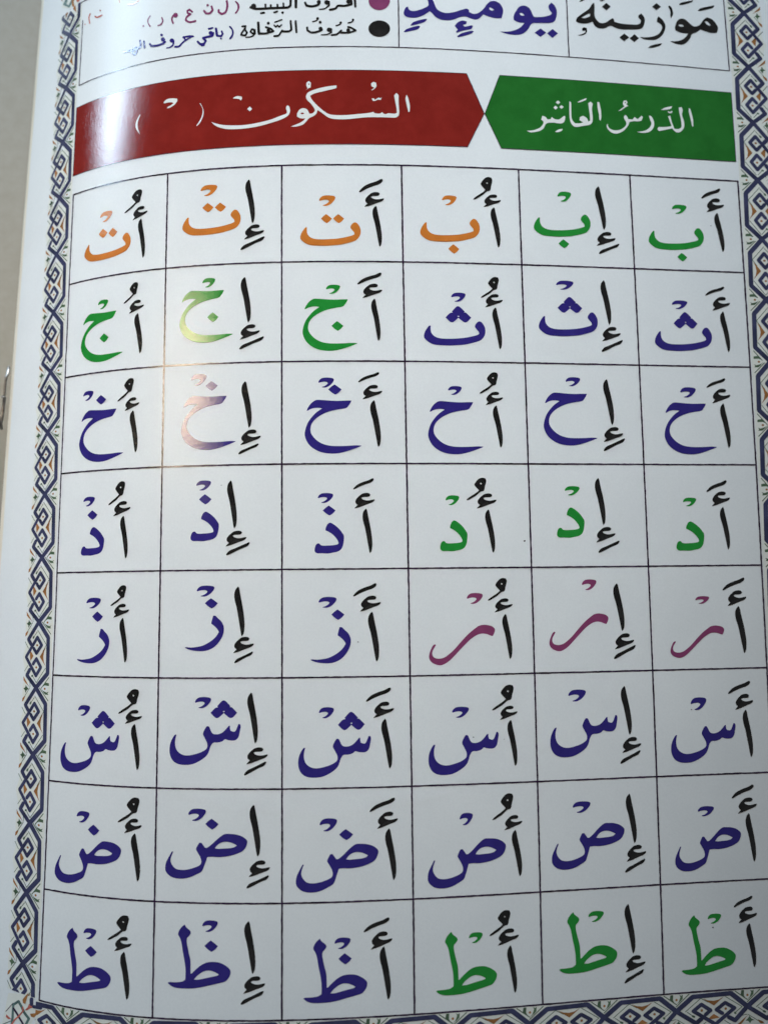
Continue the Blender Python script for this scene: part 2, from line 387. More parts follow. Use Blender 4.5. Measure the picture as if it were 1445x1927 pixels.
# ------------------------------------------------------------------ glyph outlines, traced in enlarged views (x0, y0, scale)
def tr(view, pts):
    x0, y0, k = view; p = np.asarray(pts, float); return np.stack([x0 + p[:, 0]/k, y0 + p[:, 1]/k], 1)
K8, K7 = 8.0278, 7.225
GLY = {
 'sukun': ((575, 1090, K8), [[(197,345),(215,310),(260,278),(330,268),(400,270),(455,280),(473,300),(460,335),(415,385),(370,415),(320,432),(262,430),(264,420),(310,405),(350,378),(365,358),(345,342),(300,337),(240,345),(213,354)]], []),
 'ba': ((780, 500, K8), [[(240,908),(218,908),(190,940),(160,985),(140,1040),(142,1085),(175,1125),(240,1170),(310,1192),(400,1200),(520,1205),(640,1200),(760,1190),(880,1165),(980,1135),(1025,1100),(1055,1055),(1067,1000),(1060,940),(1035,890),(1005,855),(975,845),(945,858),(915,895),(910,930),(935,965),(965,1000),(972,1030),(950,1045),(880,1065),(780,1085),(660,1098),(530,1103),(420,1100),(340,1085),(285,1055),(250,1010),(240,960)]], []),
 'dots3': ((780, 500, K8), [[(655,608),(690,625),(755,690),(745,705),(775,708),(855,785),(800,845),(765,858),(735,848),(660,788),(590,848),(555,855),(520,835),(465,780),(530,715),(575,705),(560,688),(625,620)]], [[(645,764),(660,754),(676,764),(662,776)]]),
 'dot': ((780, 320, K8), [[(585,1120),(625,1150),(678,1195),(640,1240),(597,1268),(550,1235),(505,1190),(545,1150)]], []),
 'hamza': ((560, 500, K8), [[(980,490),(1000,465),(1028,440),(1000,415),(995,380),(1020,340),(1060,305),(1100,280),(1160,270),(1200,278),(1217,297),(1205,320),(1170,328),(1110,330),(1085,340),(1100,358),(1150,375),(1200,375),(1250,365),(1280,362),(1275,385),(1240,410),(1180,430),(1110,455),(1050,475)]], []),
 'fatha': ((560, 500, K8), [[(893,282),(905,262),(950,220),(1000,190),(1080,160),(1170,135),(1230,108),(1258,102),(1270,122),(1255,150),(1200,182),(1120,205),(1020,240),(950,272),(910,288)]], []),
 'kasra': ((1025, 720, K8), [[(880,1028),(890,1005),(930,965),(1000,935),(1080,900),(1150,868),(1195,848),(1210,858),(1195,890),(1165,915),(1090,945),(1010,985),(940,1020),(895,1037)]], []),
 'alif': ((560, 500, K8), [[(1160,492),(1175,520),(1190,600),(1215,720),(1235,830),(1250,950),(1250,1050),(1240,1110),(1220,1142),(1210,1120),(1195,1040),(1170,900),(1145,770),(1120,680),(1110,610),(1118,550),(1138,515)]], []),
 'damma': ((800, 1080, K8), [[(942,402),(955,380),(1000,345),(1060,305),(1100,275),(1125,250),(1095,220),(1065,185),(1058,160),(1085,115),(1125,75),(1170,60),(1215,68),(1230,100),(1225,145),(1210,200),(1205,235),(1190,262),(1155,272),(1130,290),(1080,335),(1030,365),(980,395)]], [[(1140,150),(1150,137),(1166,148),(1155,162)]]),
 'ha': ((560, 500, K8), [[(105,660),(120,620),(160,560),(205,520),(255,498),(340,500),(450,508),(560,512),(680,508),(768,507),(755,540),(720,590),(700,612),(660,625),(560,640),(450,665),(360,700),(280,745),(215,800),(175,860),(160,930),(170,990),(210,1050),(270,1105),(350,1148),(450,1172),(560,1178),(700,1175),(830,1168),(918,1172),(900,1185),(820,1215),(700,1255),(600,1280),(500,1290),(380,1282),(280,1255),(190,1205),(125,1140),(85,1060),(75,990),(95,900),(130,820),(190,740),(250,680),(330,625),(290,617),(220,618),(160,635),(125,655)]], []),
 'dal': ((580, 890, K8), [[(320,750),(350,752),(410,790),(470,845),(515,905),(540,955),(535,1040),(520,1110),(490,1160),(440,1190),(370,1205),(300,1218),(210,1215),(140,1215),(105,1190),(100,1150),(115,1095),(140,1067),(170,1065),(195,1090),(240,1098),(310,1095),(380,1090),(440,1078),(458,1060),(445,1020),(410,970),(360,920),(310,888),(262,865),(265,830),(290,775)]], []),
 'zay': ((575, 1090, K8), [[(515,727),(550,728),(590,765),(640,810),(670,860),(685,910),(680,990),(650,1070),(600,1145),(540,1205),(470,1245),(390,1268),(290,1272),(190,1262),(110,1240),(75,1220),(95,1212),(170,1218),(260,1208),(350,1188),(430,1150),(500,1105),(560,1050),(600,990),(605,970),(580,930),(540,890),(487,850),(490,820)]], []),
 'ra': ((800, 1080, K8), [[(880,770),(940,775),(1000,790),(1040,820),(1050,855),(1035,905),(1015,942),(985,935),(920,910),(850,905),(790,920),(730,955),(660,1010),(590,1080),(510,1165),(440,1240),(370,1310),(300,1360),(240,1383),(180,1380),(110,1350),(68,1305),(55,1255),(65,1195),(90,1130),(115,1085),(145,1065),(160,1080),(135,1120),(110,1170),(105,1220),(125,1260),(170,1280),(230,1282),(300,1258),(370,1205),(440,1140),(510,1060),(590,970),(670,890),(750,825),(810,785)]], []),
 'sin': ((555, 1290, K7), [[(142,850),(120,852),(85,900),(55,970),(45,1040),(50,1110),(80,1180),(130,1225),(200,1248),(290,1250),(370,1238),(450,1205),(530,1155),(580,1105),(605,1050),(625,990),(660,945),(720,940),(780,925),(820,895),(860,905),(920,910),(970,900),(1005,860),(1020,800),(1032,720),(1020,688),(1000,690),(985,730),(965,775),(940,792),(895,780),(888,755),(885,715),(870,715),(840,750),(790,800),(740,825),(690,832),(650,822),(625,790),(605,745),(590,728),(565,728),(540,765),(515,830),(540,885),(575,955),(575,1010),(550,1040),(490,1075),(400,1105),(320,1122),(250,1120),(190,1095),(145,1050),(125,990),(125,920)]], []),
 'sad': ((550, 1495, K7), [[(162,957),(145,955),(110,1020),(70,1100),(55,1170),(60,1230),(95,1280),(150,1315),(220,1330),(310,1328),(400,1305),(480,1265),(560,1215),(590,1150),(610,1090),(635,1010),(700,1003),(780,1005),(870,995),(960,975),(1060,935),(1120,895),(1155,840),(1170,775),(1145,735),(1090,700),(1020,680),(950,675),(870,678),(810,715),(750,770),(690,830),(630,878),(600,880),(575,845),(550,812),(520,815),(500,850),(478,905),(500,950),(540,1020),(553,1085),(530,1130),(450,1170),(360,1198),(280,1207),(205,1195),(155,1150),(128,1090),(135,1030)]], [[(735,882),(765,840),(810,805),(870,787),(940,792),(1000,815),(1030,830),(1000,855),(940,873),(850,882),(780,888)]]),
 'ta': ((565, 1710, K7), [[(270,405),(290,440),(345,485),(355,520),(330,560),(305,590),(303,650),(330,780),(355,880),(360,990),(362,1065),(375,1065),(440,1000),(510,940),(590,900),(680,888),(760,895),(840,930),(895,975),(908,1020),(890,1080),(840,1140),(760,1170),(640,1205),(520,1240),(400,1265),(280,1275),(170,1275),(95,1255),(45,1218),(70,1203),(150,1200),(240,1185),(290,1155),(292,1100),(290,1000),(275,900),(250,780),(230,660),(205,590),(180,545),(195,490),(230,440)]], [[(412,1145),(440,1105),(490,1060),(545,1025),(600,1010),(660,1015),(715,1035),(748,1055),(730,1070),(660,1090),(570,1115),(480,1140)]]),
}

"""placement rows: glyph, box in the enlarged view"""
CELLS = [
 (80,300,'o','ba',[('damma',(466,170,567,306)),('hamza',(512,264,597,346)),('alif',(543,334,583,558)),('ba',(240,415,502,579)),('dots2',(321,388,426,446)),('sukun',(329,291,399,356))]),
 (80,300,'o','ba',[('alif',(1150,113,1204,362)),('hamza',(1143,368,1255,454)),('kasra',(1122,435,1260,514)),('ba',(794,285,1124,431)),('dots2',(907,245,1041,300)),('sukun',(897,144,992,208))]),
 (520,300,'o','ba',[('fatha',(468,110,603,187)),('hamza',(498,185,609,270)),('alif',(544,262,598,496)),('ba',(136,357,478,490)),('dots2',(253,310,384,362)),('sukun',(242,204,335,264))]),
 (520,300,'o','ba',[('damma',(1113,100,1222,228)),('hamza',(1173,199,1270,270)),('alif',(1212,271,1268,501)),('ba',(814,337,1151,467)),('dot',(973,481,1035,535)),('sukun',(937,204,1020,260))]),
 (965,300,'g','ba',[('alif',(463,152,525,399)),('hamza',(473,411,579,489)),('kasra',(485,478,601,536)),('ba',(117,313,438,438)),('dot',(257,453,317,503)),('sukun',(250,183,328,240))]),
 (965,300,'g','ba',[('fatha',(1064,165,1172,222)),('hamza',(1094,221,1193,299)),('alif',(1138,303,1196,526)),('ba',(767,390,1079,513)),('dot',(929,530,985,578)),('sukun',(898,257,981,308))]),
 (80,480,'g','ha',[('damma',(462,154,544,276)),('hamza',(491,253,577,333)),('alif',(522,328,567,558)),('ha',(220,314,456,607)),('dot',(326,444,377,495)),('sukun',(317,252,375,307))]),
 (80,480,'g','ha',[('alif',(1124,124,1181,383)),('hamza',(1118,392,1231,480)),('kasra',(1115,460,1256,535)),('ha',(778,198,1080,497)),('dot',(935,325,998,380)),('sukun',(907,130,980,184))]),
 (520,480,'g','ha',[('fatha',(458,99,596,167)),('hamza',(487,162,599,244)),('alif',(537,246,590,488)),('ha',(149,247,460,543)),('dot',(313,374,380,430)),('sukun',(281,168,362,220))]),
 (520,480,'p','ba',[('damma',(1157,124,1259,242)),('hamza',(1181,221,1280,297)),('alif',(1222,296,1277,535)),('ba',(835,376,1183,513)),('dots3',(957,290,1103,382)),('sukun',(989,213,1071,265))]),
 (965,480,'p','ba',[('alif',(494,142,555,396)),('hamza',(503,407,608,489)),('kasra',(500,481,621,549)),('ba',(145,325,479,460)),('dots3',(251,238,391,328)),('sukun',(242,145,341,197))]),
 (965,480,'p','ba',[('fatha',(1086,179,1194,230)),('hamza',(1127,237,1226,315)),('alif',(1171,319,1228,551)),('ba',(802,411,1125,544)),('dots3',(908,324,1043,416)),('sukun',(898,257,985,306))]),
 (80,670,'p','ha',[('damma',(426,125,520,258)),('hamza',(467,233,551,312)),('alif',(496,307,541,547)),('ha',(210,297,459,600)),('dot',(306,221,363,275)),('sukun',(233,197,292,254))]),
 (80,670,'p','ha',[('alif',(1128,142,1186,407)),('hamza',(1121,416,1237,505)),('kasra',(1110,495,1226,557)),('ha',(787,225,1096,532)),('dot',(926,142,994,196)),('sukun',(843,102,932,167))]),
 (520,670,'p','ha',[('fatha',(463,91,583,149)),('hamza',(487,163,599,246)),('alif',(531,249,592,516)),('ha',(161,248,483,553)),('dot',(294,161,370,219)),('sukun',(238,122,327,179))]),
 (520,670,'p','ha',[('damma',(1149,92,1254,213)),('hamza',(1184,202,1282,278)),('alif',(1225,279,1281,520)),('ha',(859,255,1172,557)),('sukun',(971,170,1049,220))]),
 (965,670,'p','ha',[('alif',(509,131,571,392)),('hamza',(512,402,621,487)),('kasra',(512,466,633,539)),('ha',(173,207,478,507)),('sukun',(296,120,379,172))]),
 (965,670,'p','ha',[('fatha',(1093,126,1200,180)),('hamza',(1127,185,1228,267)),('alif',(1171,268,1231,523)),('ha',(857,263,1153,557)),('sukun',(945,177,1033,235))]),
 (80,860,'p','dal',[('damma',(375,137,471,273)),('hamza',(403,249,501,336)),('alif',(442,332,485,575)),('dal',(220,397,352,559)),('dot',(257,302,314,356)),('sukun',(234,225,300,280))]),
 (80,860,'p','dal',[('alif',(1047,132,1102,405)),('hamza',(1038,417,1156,507)),('kasra',(1041,482,1176,557)),('dal',(840,310,1001,477)),('dot',(888,211,959,269)),('sukun',(872,133,957,190))]),
 (520,860,'p','dal',[('fatha',(435,120,552,184)),('hamza',(442,203,557,292)),('alif',(488,291,544,546)),('dal',(217,372,384,547)),('dot',(263,275,336,332)),('sukun',(235,204,323,260))]),
 (520,860,'g','dal',[('damma',(1075,117,1188,245)),('hamza',(1134,206,1245,292)),('alif',(1181,296,1238,543)),('dal',(927,359,1082,534)),('sukun',(957,217,1035,273))]),
 (965,860,'g','dal',[('alif',(462,118,523,386)),('hamza',(470,396,578,484)),('kasra',(482,473,603,543)),('dal',(248,286,404,458)),('sukun',(291,165,376,217))]),
 (965,860,'g','dal',[('fatha',(1093,131,1208,198)),('hamza',(1124,195,1226,279)),('alif',(1170,282,1227,524)),('dal',(924,365,1081,531)),('sukun',(960,230,1036,279))]),
 (80,1060,'p','zay',[('damma',(387,124,477,242)),('hamza',(403,229,493,308)),('alif',(438,308,482,564)),('zay',(197,371,381,567)),('dot',(284,273,345,332)),('sukun',(251,195,334,256))]),
 (80,1060,'p','zay',[('alif',(1087,131,1146,414)),('hamza',(1081,416,1198,509)),('kasra',(1087,499,1194,566)),('zay',(808,296,1029,498)),('dot',(921,198,995,256)),('sukun',(875,126,976,189))]),
 (520,1060,'p','zay',[('fatha',(435,112,568,188)),('hamza',(474,183,591,274)),('alif',(519,273,582,558)),('zay',(194,361,422,567)),('dot',(312,261,386,321)),('sukun',(239,190,342,252))]),
 (520,1060,'m','ra',[('damma',(1196,83,1304,212)),('hamza',(1234,198,1336,279)),('alif',(1278,286,1335,543)),('ra',(864,348,1237,578)),('sukun',(1077,168,1168,230))]),
 (965,1060,'m','ra',[('alif',(566,113,630,384)),('hamza',(575,396,684,488)),('kasra',(570,462,694,543)),('ra',(205,284,539,498)),('sukun',(388,91,471,152))]),
 (965,1060,'m','ra',[('fatha',(1184,80,1308,153)),('hamza',(1213,153,1318,242)),('alif',(1256,241,1320,509)),('ra',(890,352,1194,536)),('sukun',(1030,186,1109,229))]),
 (80,1260,'p','sin',[('damma',(430,110,549,250)),('hamza',(468,228,566,307)),('alif',(503,307,552,571)),('sin',(104,370,437,580)),('dots3',(281,234,412,335)),('sukun',(204,201,273,262))]),
 (80,1260,'p','sin',[('alif',(1161,129,1221,419)),('hamza',(1155,440,1277,537)),('kasra',(1142,520,1269,600)),('sin',(721,308,1124,540)),('dots3',(953,174,1104,275)),('sukun',(865,155,957,219))]),
 (520,1260,'p','sin',[('fatha',(507,101,649,182)),('hamza',(549,181,665,275)),('alif',(594,277,656,562)),('sin',(124,375,536,613)),('dots3',(349,239,501,343)),('sukun',(241,213,327,276))]),
 (520,1260,'p','sin',[('damma',(1220,85,1343,231)),('hamza',(1264,204,1364,286)),('alif',(1307,284,1364,546)),('sin',(861,352,1258,598)),('sukun',(994,210,1090,273))]),
 (965,1260,'p','sin',[('alif',(609,92,671,369)),('hamza',(617,381,724,473)),('kasra',(606,456,721,534)),('sin',(210,257,590,497)),('sukun',(311,113,412,181))]),
 (965,1260,'p','sin',[('fatha',(1215,63,1341,138)),('hamza',(1256,137,1357,228)),('alif',(1299,226,1357,496)),('sin',(894,303,1258,528)),('sukun',(1004,157,1093,229))]),
 (60,1460,'p','sad',[('damma',(488,122,612,262)),('hamza',(524,242,624,324)),('alif',(563,325,615,598)),('sad',(132,370,508,607)),('dot',(320,276,385,338)),('sukun',(256,199,329,264))]),
 (60,1460,'p','sad',[('alif',(1234,163,1295,457)),('hamza',(1229,478,1349,573)),('kasra',(1216,563,1344,637)),('sad',(757,328,1222,582)),('dot',(984,242,1059,304)),('sukun',(887,185,988,255))]),
 (520,1470,'p','sad',[('fatha',(527,92,672,174)),('hamza',(570,172,687,270)),('alif',(616,266,679,560)),('sad',(111,354,578,631)),('dot',(356,271,435,334)),('sukun',(245,210,345,284))]),
 (520,1470,'p','sad',[('damma',(1222,68,1340,220)),('hamza',(1290,191,1391,278)),('alif',(1332,275,1390,539)),('sad',(857,323,1299,608)),('sukun',(1037,179,1112,249))]),
 (965,1450,'p','sad',[('alif',(637,130,699,411)),('hamza',(642,420,752,516)),('kasra',(633,498,748,578)),('sad',(219,296,630,562)),('sukun',(336,174,438,239))]),
 (965,1450,'p','sad',[('fatha',(1236,78,1361,157)),('hamza',(1272,152,1378,244)),('alif',(1315,241,1374,516)),('sad',(917,320,1289,571)),('sukun',(1044,201,1136,258))]),
 (60,1680,'p','ta',[('damma',(430,127,552,266)),('hamza',(469,249,566,329)),('alif',(502,333,554,606)),('ta',(146,197,449,556)),('dot',(304,301,370,363)),('sukun',(295,200,368,262))]),
 (60,1680,'p','ta',[('alif',(1204,160,1267,459)),('hamza',(1198,472,1321,571)),('kasra',(1183,555,1314,634)),('ta',(771,179,1127,542)),('dot',(979,270,1055,334)),('sukun',(966,156,1055,221))]),
 (520,1680,'p','ta',[('fatha',(494,138,641,223)),('hamza',(535,218,656,322)),('alif',(585,303,648,605)),('ta',(153,259,515,625)),('dot',(352,342,427,405)),('sukun',(329,253,421,318))]),
 (520,1680,'g','ta',[('damma',(1205,97,1324,245)),('hamza',(1253,201,1371,300)),('alif',(1306,297,1362,567)),('ta',(904,221,1248,581)),('sukun',(1089,223,1168,284))]),
 (965,1650,'g','ta',[('alif',(630,153,691,434)),('hamza',(636,443,748,541)),('kasra',(630,522,740,603)),('ta',(260,200,589,548)),('sukun',(425,193,513,254))]),
 (965,1650,'g','ta',[('fatha',(1247,106,1354,173)),('hamza',(1275,168,1379,263)),('alif',(1319,262,1375,512)),('ta',(953,217,1259,555)),('sukun',(1100,208,1177,264))]),
]


# ------------------------------------------------------------------ placing the letters of the table
TPL = {}
for nm, (view, pos, neg) in GLY.items():
    P = [tr(view, smooth(q)) for q in pos]; N = [tr(view, smooth(q)) for q in neg]
    Pu = [page_of(q) for q in P]; Nu = [page_of(q) for q in N]
    al = np.vstack(Pu); c = (al.min(0) + al.max(0))/2
    TPL[nm] = ([q - c for q in Pu], [q - c for q in Nu])
def place(nm, box):
    """fit the template (in page coordinates) so that the photograph shows it in this box"""
    Pu, Nu = TPL[nm]; al = np.vstack(Pu)
    x0, y0, x1, y1 = box
    c = page_of([((x0+x1)/2, (y0+y1)/2)])[0]; s = np.ones(2)
    for _ in range(6):
        Q = warp(al[:, 0]*s[0] + c[0], al[:, 1]*s[1] + c[1])
        a, b_ = Q.min(0), Q.max(0)
        s *= np.clip([(x1-x0)/(b_[0]-a[0]), (y1-y0)/(b_[1]-a[1])], .8, 1.25)
        s = np.clip(s, .72, 1.35)
        Q = warp(al[:, 0]*s[0] + c[0], al[:, 1]*s[1] + c[1]); a, b_ = Q.min(0), Q.max(0)
        m0 = page_of([(a+b_)/2])[0]; m1 = page_of([((x0+x1)/2, (y0+y1)/2)])[0]
        c = c + (m1 - m0)
    return [q*s + c for q in Pu], [q*s + c for q in Nu]
K3 = 3.01042
COL = {'o': 'orange', 'g': 'green', 'p': 'purple', 'm': 'mauve'}
NAMES = {'ba': {'dot': 'baa_letter', 'dots2': 'taa_letter', 'dots3': 'thaa_letter'}}
MARK = {'fatha': 'fatha_mark', 'kasra': 'kasra_mark', 'damma': 'damma_mark'}
for (X0, Y0, col, base, items) in CELLS:
    def bx(t): return (X0 + t[0]/K3, Y0 + t[1]/K3, X0 + t[2]/K3, Y0 + t[3]/K3)
    it = dict((k, t) for k, t in items)
    al_ = it.pop('alif')
    p, n = place('alif', bx(al_)); ao = printed('alif_letter', p, n, 'black', bk)
    for k in ('hamza', 'fatha', 'kasra', 'damma'):
        if k in it:
            p, n = place(k, bx(it.pop(k))); printed(MARK.get(k, 'hamza_mark'), p, n, 'black', ao)
    dots = [k for k in it if k.startswith('dot')]
    if base == 'ba': nm = NAMES['ba'][dots[0]]
    else: nm = {'ha': 'haa_letter', 'dal': 'daal_letter', 'zay': 'zaay_letter', 'ra': 'raa_letter', 'sin': 'seen_letter', 'sad': 'saad_letter', 'ta': 'taah_letter'}[base]
    if base != 'ba' and dots:
        nm = {'ha': 'khaa_letter', 'dal': 'dhaal_letter', 'zay': 'zaay_letter', 'sin': 'sheen_letter', 'sad': 'daad_letter', 'ta': 'zaah_letter'}[base]
    if base == 'ha' and col == 'g': nm = 'jeem_letter'
    p, n = place(base, bx(it.pop(base))); lo_ = printed(nm, p, n, COL[col], bk)
    for k, t in it.items():
        if k == 'dots2':
            x0, y0, x1, y1 = bx(t); wv = (x1-x0)
            slope = (y1-y0 - 17.5)/wv if (y1-y0) > 18 else 0
            for sgn, (a, b_) in ((0, (x0, x0+wv*.475)), (1, (x1-wv*.475, x1))):
                hh = (y1-y0) - max(0, (y1-y0) - 17.5)
                yy = y1-hh if (sgn == 0) else y0
                p, n = place('dot', (a, yy, b_, yy+hh)); printed('letter_dot', p, n, COL[col], lo_)
        else:
            p, n = place(k, bx(t)); printed('sukun_mark' if k == 'sukun' else 'letter_dot', p, n, COL[col], lo_)

# ------------------------------------------------------------------ the two banners
def dens(q, n=44):
    q = np.asarray(q, float); o = []
    for i in range(len(q)):
        a, b_ = q[i], q[(i+1) % len(q)]
        for k in range(n): o.append(a + (b_-a)*k/n)
    return np.array(o)
vt, vb = HV['top'], HV['bot']
uR = page_of([(877.5, 138.3), (910.8, 213.9), (879.6, 277.4)]); uG = page_of([(939.8, 142.4), (912.0, 213.9), (943.2, 279.5), (1374.7, 175.4), (1384, 305.8)])
uL = page_of([(145.3, 203.5), (138.4, 331.3)])
redp = dens([(uL[0][0], vt), (uR[0][0], vt), (uR[1][0], uR[1][1]), (uR[2][0], vb), (uL[1][0], vb)])
grp = dens([(uG[0][0], vt), (uG[3][0], vt), (uG[4][0], vb), (uG[2][0], vb), (uG[1][0], uG[1][1])])
def edge_band(poly, wd=.006):
    c = np.vstack([poly, poly[:1]]); return [q for i in range(len(c)-1) for q in stroke(c[i:i+2], wd, seg=6)]
ban_r = printed('heading_banner', [redp], [], 'red', bk, 2, 'red arrow-ended banner with the white heading word', grid=(.055, .1))
ban_g = printed('heading_banner', [grp], [], 'banner_green', bk, 2, 'green arrow-ended banner with the white lesson number', grid=(.055, .1))
printed('banner_outline', edge_band(redp), [], 'rule', ban_r, 2.6); printed('banner_outline', edge_band(grp), [], 'rule', ban_g, 2.6)
def lettering(name, view, pos, neg, mat, parent, layer=3, label=None, st=(), sm=True):
    P = [tr(view, smooth(q) if sm else q) for q in pos]; N = [tr(view, smooth(q)) for q in neg]
    for s_ in st:
        for q in stroke(*s_[:1], *s_[1:]): P.append(tr(view, q))
    return printed(name, [page_of(q) for q in P], [page_of(q) for q in N], mat, parent, layer, label)
G1 = (740, 0, 4.379); G2 = (1060, 0, 4.5156); G3 = (430, 0, 4.6613); G4 = (150, 0, 4.8167)
D_ = lambda x0, x1, y0, y1: [((x0+x1)/2, y0), (x1, (y0+y1)/2), ((x0+x1)/2, y1), (x0, (y0+y1)/2)]
o_ = lettering('waw_and_yaa_letters', G1, [[(875,258),(920,262),(980,255),(1040,230),(1080,190),(1030,185),(990,165),(990,130),(1010,90),(1040,55),(1085,48),(1125,75),(1150,130),(1165,140),(1230,140),(1290,125),(1305,110),(1280,75),(1278,45),(1300,22),(1325,45),(1345,90),(1340,145),(1320,180),(1280,190),(1200,190),(1140,195),(1110,240),(1070,275),(1020,288),(960,285),(910,272)]], [[(1040,108),(1060,108),(1080,128),(1060,130),(1042,120)]], 'purple', bk, 2)
for q in (D_(1163,1258,235,305), D_(1264,1355,240,313)): lettering('letter_dot', G1, [q], [], 'purple', o_, 2)
o_ = lettering('joined_letters', G1, [[(85,105),(100,65),(120,55),(130,80),(165,92),(220,80),(270,60),(290,45),(285,10),(270,-25),(310,-25),(330,10),(345,50),(370,85),(430,108),(500,100),(560,82),(600,72),(620,80),(625,100),(660,115),(700,108),(745,70),(770,35),(800,12),(835,10),(875,30),(900,70),(903,100),(890,150),(840,150),(780,135),(740,120),(715,145),(680,162),(630,150),(590,135),(540,145),(480,165),(410,165),(355,145),(320,110),(300,92),(250,125),(190,145),(130,145),(95,130)]], [[(788,65),(800,62),(830,80),(815,90),(793,80)]], 'purple', bk, 2)
lettering('hamza_mark', G1, [[(505,215),(530,185),(570,170),(605,178),(600,200),(570,205),(590,220),(640,210),(655,215),(640,240),(590,250),(545,262),(520,272),(515,262),(530,245)]], [], 'purple', o_, 2)
lettering('kasra_mark', G1, [[(525,300),(560,275),(640,255),(662,258),(645,275),(590,295),(535,307)]], [], 'purple', o_, 2)
lettering('kasra_mark', G1, [[(140,210),(170,180),(250,158),(278,155),(260,180),(200,200),(150,212)]], [], 'purple', o_, 2)
lettering('kasra_mark', G1, [[(85,262),(110,240),(190,215),(222,215),(205,240),(150,255),(95,267)]], [], 'purple', o_, 2)
o_ = lettering('joined_letters', G2, [[(103,180),(115,150),(160,115),(215,75),(240,35),(258,25),(262,60),(262,130),(280,170),(310,195),(350,195),(390,170),(415,155),(425,165),(430,185),(480,200),(560,208),(620,210),(650,200),(655,175),(635,150),(635,130),(658,115),(685,150),(688,190),(670,235),(630,250),(560,252),(490,250),(440,238),(400,220),(350,240),(300,240),(265,220),(245,185),(200,200),(150,200),(115,190)]], [[(150,150),(215,115),(225,118),(222,140),(180,155)]], 'black', bk, 2)
for q in (D_(325,400,25,90), D_(473,555,285,352), D_(560,640,292,358)): lettering('letter_dot', G2, [q], [], 'black', o_, 2)
lettering('damma_mark', G2, [[(118,300),(150,292),(180,278),(185,262),(160,262),(155,245),(170,232),(195,240),(198,270),(185,290),(150,302)]], [], 'black', o_, 2)
for q in ([(130,14),(160,-6),(185,-4),(150,14)], [(300,8),(350,-8),(360,-6),(325,10)]): lettering('vowel_mark', G2, [q], [], 'black', o_, 2)
o_ = lettering('zaay_letter', G2, [[(645,313),(690,318),(760,310),(810,285),(835,240),(825,210),(790,185),(795,155),(805,140),(840,170),(862,210),(860,250),(840,295),(790,335),(730,340),(680,332)]], [], 'black', bk, 2)
lettering('letter_dot', G2, [D_(750,825,28,88)], [], 'black', o_, 2)
lettering('kasra_mark', G2, [[(718,408),(745,385),(835,368),(820,388),(760,405)]], [], 'black', o_, 2)
o_ = lettering('joined_letters', G2, [[(900,350),(960,350),(1010,335),(1045,305),(1055,285),(1000,280),(950,260),(945,235),(960,185),(990,160),(1030,165),(1070,200),(1105,225),(1150,215),(1185,170),(1215,148),(1260,165),(1295,205),(1310,240),(1300,280),(1250,280),(1195,265),(1160,250),(1130,275),(1090,290),(1075,325),(1045,360),(1005,380),(950,372)]], [[(975,208),(1005,210),(1020,225),(1000,228),(980,222)],[(1195,182),(1220,185),(1245,210),(1240,222),(1210,205)]], 'black', bk, 2)
lettering('dagger_alif', G2, [[(885,55),(900,48),(920,75),(928,120),(910,158),(905,130),(905,95)]], [], 'black', o_, 2)
for q in ([(975,42),(1000,22),(1100,2),(1085,20),(1010,42)], [(1137,95),(1160,72),(1280,45),(1265,68),(1170,92)]): lettering('fatha_mark', G2, [q], [], 'black', o_, 2)
# key at the left of the upper box: dots and two lines of small type
def disc(cx, cy, rx, ry, n=22): return [(cx + rx*math.cos(2*math.pi*k/n), cy + ry*math.sin(2*math.pi*k/n)) for k in range(n)]
lettering('key_dot', G3, [disc(1322,252,95,72)], [], 'black', bk, 2, 'black round key dot beside the small type')
lettering('key_dot', G3, [disc(1322,5,94,84)], [], 'mauve', bk, 2, 'mauve round key dot cut by the picture edge')
def B(x, y, r): return ([(x-.5, y), (x+.5, y)], 2*r)
def small(name, view, st, mat, label=None): return lettering(name, view, [], [], mat, bk, 2, label, st)
small('small_word', G3, [([(185,240),(188,246)],0.1)] if False else [
 ([(150,245),(118,290),(112,308),(150,312),(165,288),(142,255)],17), ([(122,232),(152,230)],17),
 ([(205,258),(195,280),(215,296),(232,285),(220,258),(205,258)],17), ([(232,262),(236,295),(205,322),(155,328)],17,10),
 ([(262,200),(268,295)],23), ([(266,294),(330,294),(395,275),(370,252),(330,240)],19), B(352,268,17), B(350,204,13),
 ([(402,318),(440,312),(460,285),(472,268)],17), ([(472,276),(530,276),(552,262),(546,186)],19), ([(590,186),(597,284)],19),
 ([(402,222),(416,238),(432,222),(446,238),(466,218)],13), ([(408,196),(468,174)],13)], 'black')
small('small_word', G3, [
 ([(690,242),(694,268),(730,286),(785,278),(820,262)],19), B(808,252,18), B(805,196,13), ([(740,190),(770,182),(785,168)],12), B(782,163,12),
 B(882,262,20), ([(900,255),(902,285),(865,303),(815,306)],19,10), ([(906,308),(950,302),(975,280),(990,268)],17),
 ([(985,286),(1050,288),(1115,268),(1075,244),(1050,238)],18), B(1050,266,17), ([(945,225),(972,217),(986,204)],12), B(984,200,11), ([(1050,202),(1080,194),(1096,178)],12), B(1092,175,11)], 'black')
small('small_word', G3, [B(222,56,24), ([(195,64),(240,78),(300,77),(380,72),(440,70),(520,66),(545,50),(546,-12)],21), ([(325,40),(326,70)],17), ([(372,45),(374,70)],17),
 ([(430,42),(432,66)],17), ([(482,30),(484,62)],17), ([(592,-12),(592,64)],23), ([(286,116),(314,112)],18), ([(402,110),(428,102)],18), B(475,112,12)], 'black')
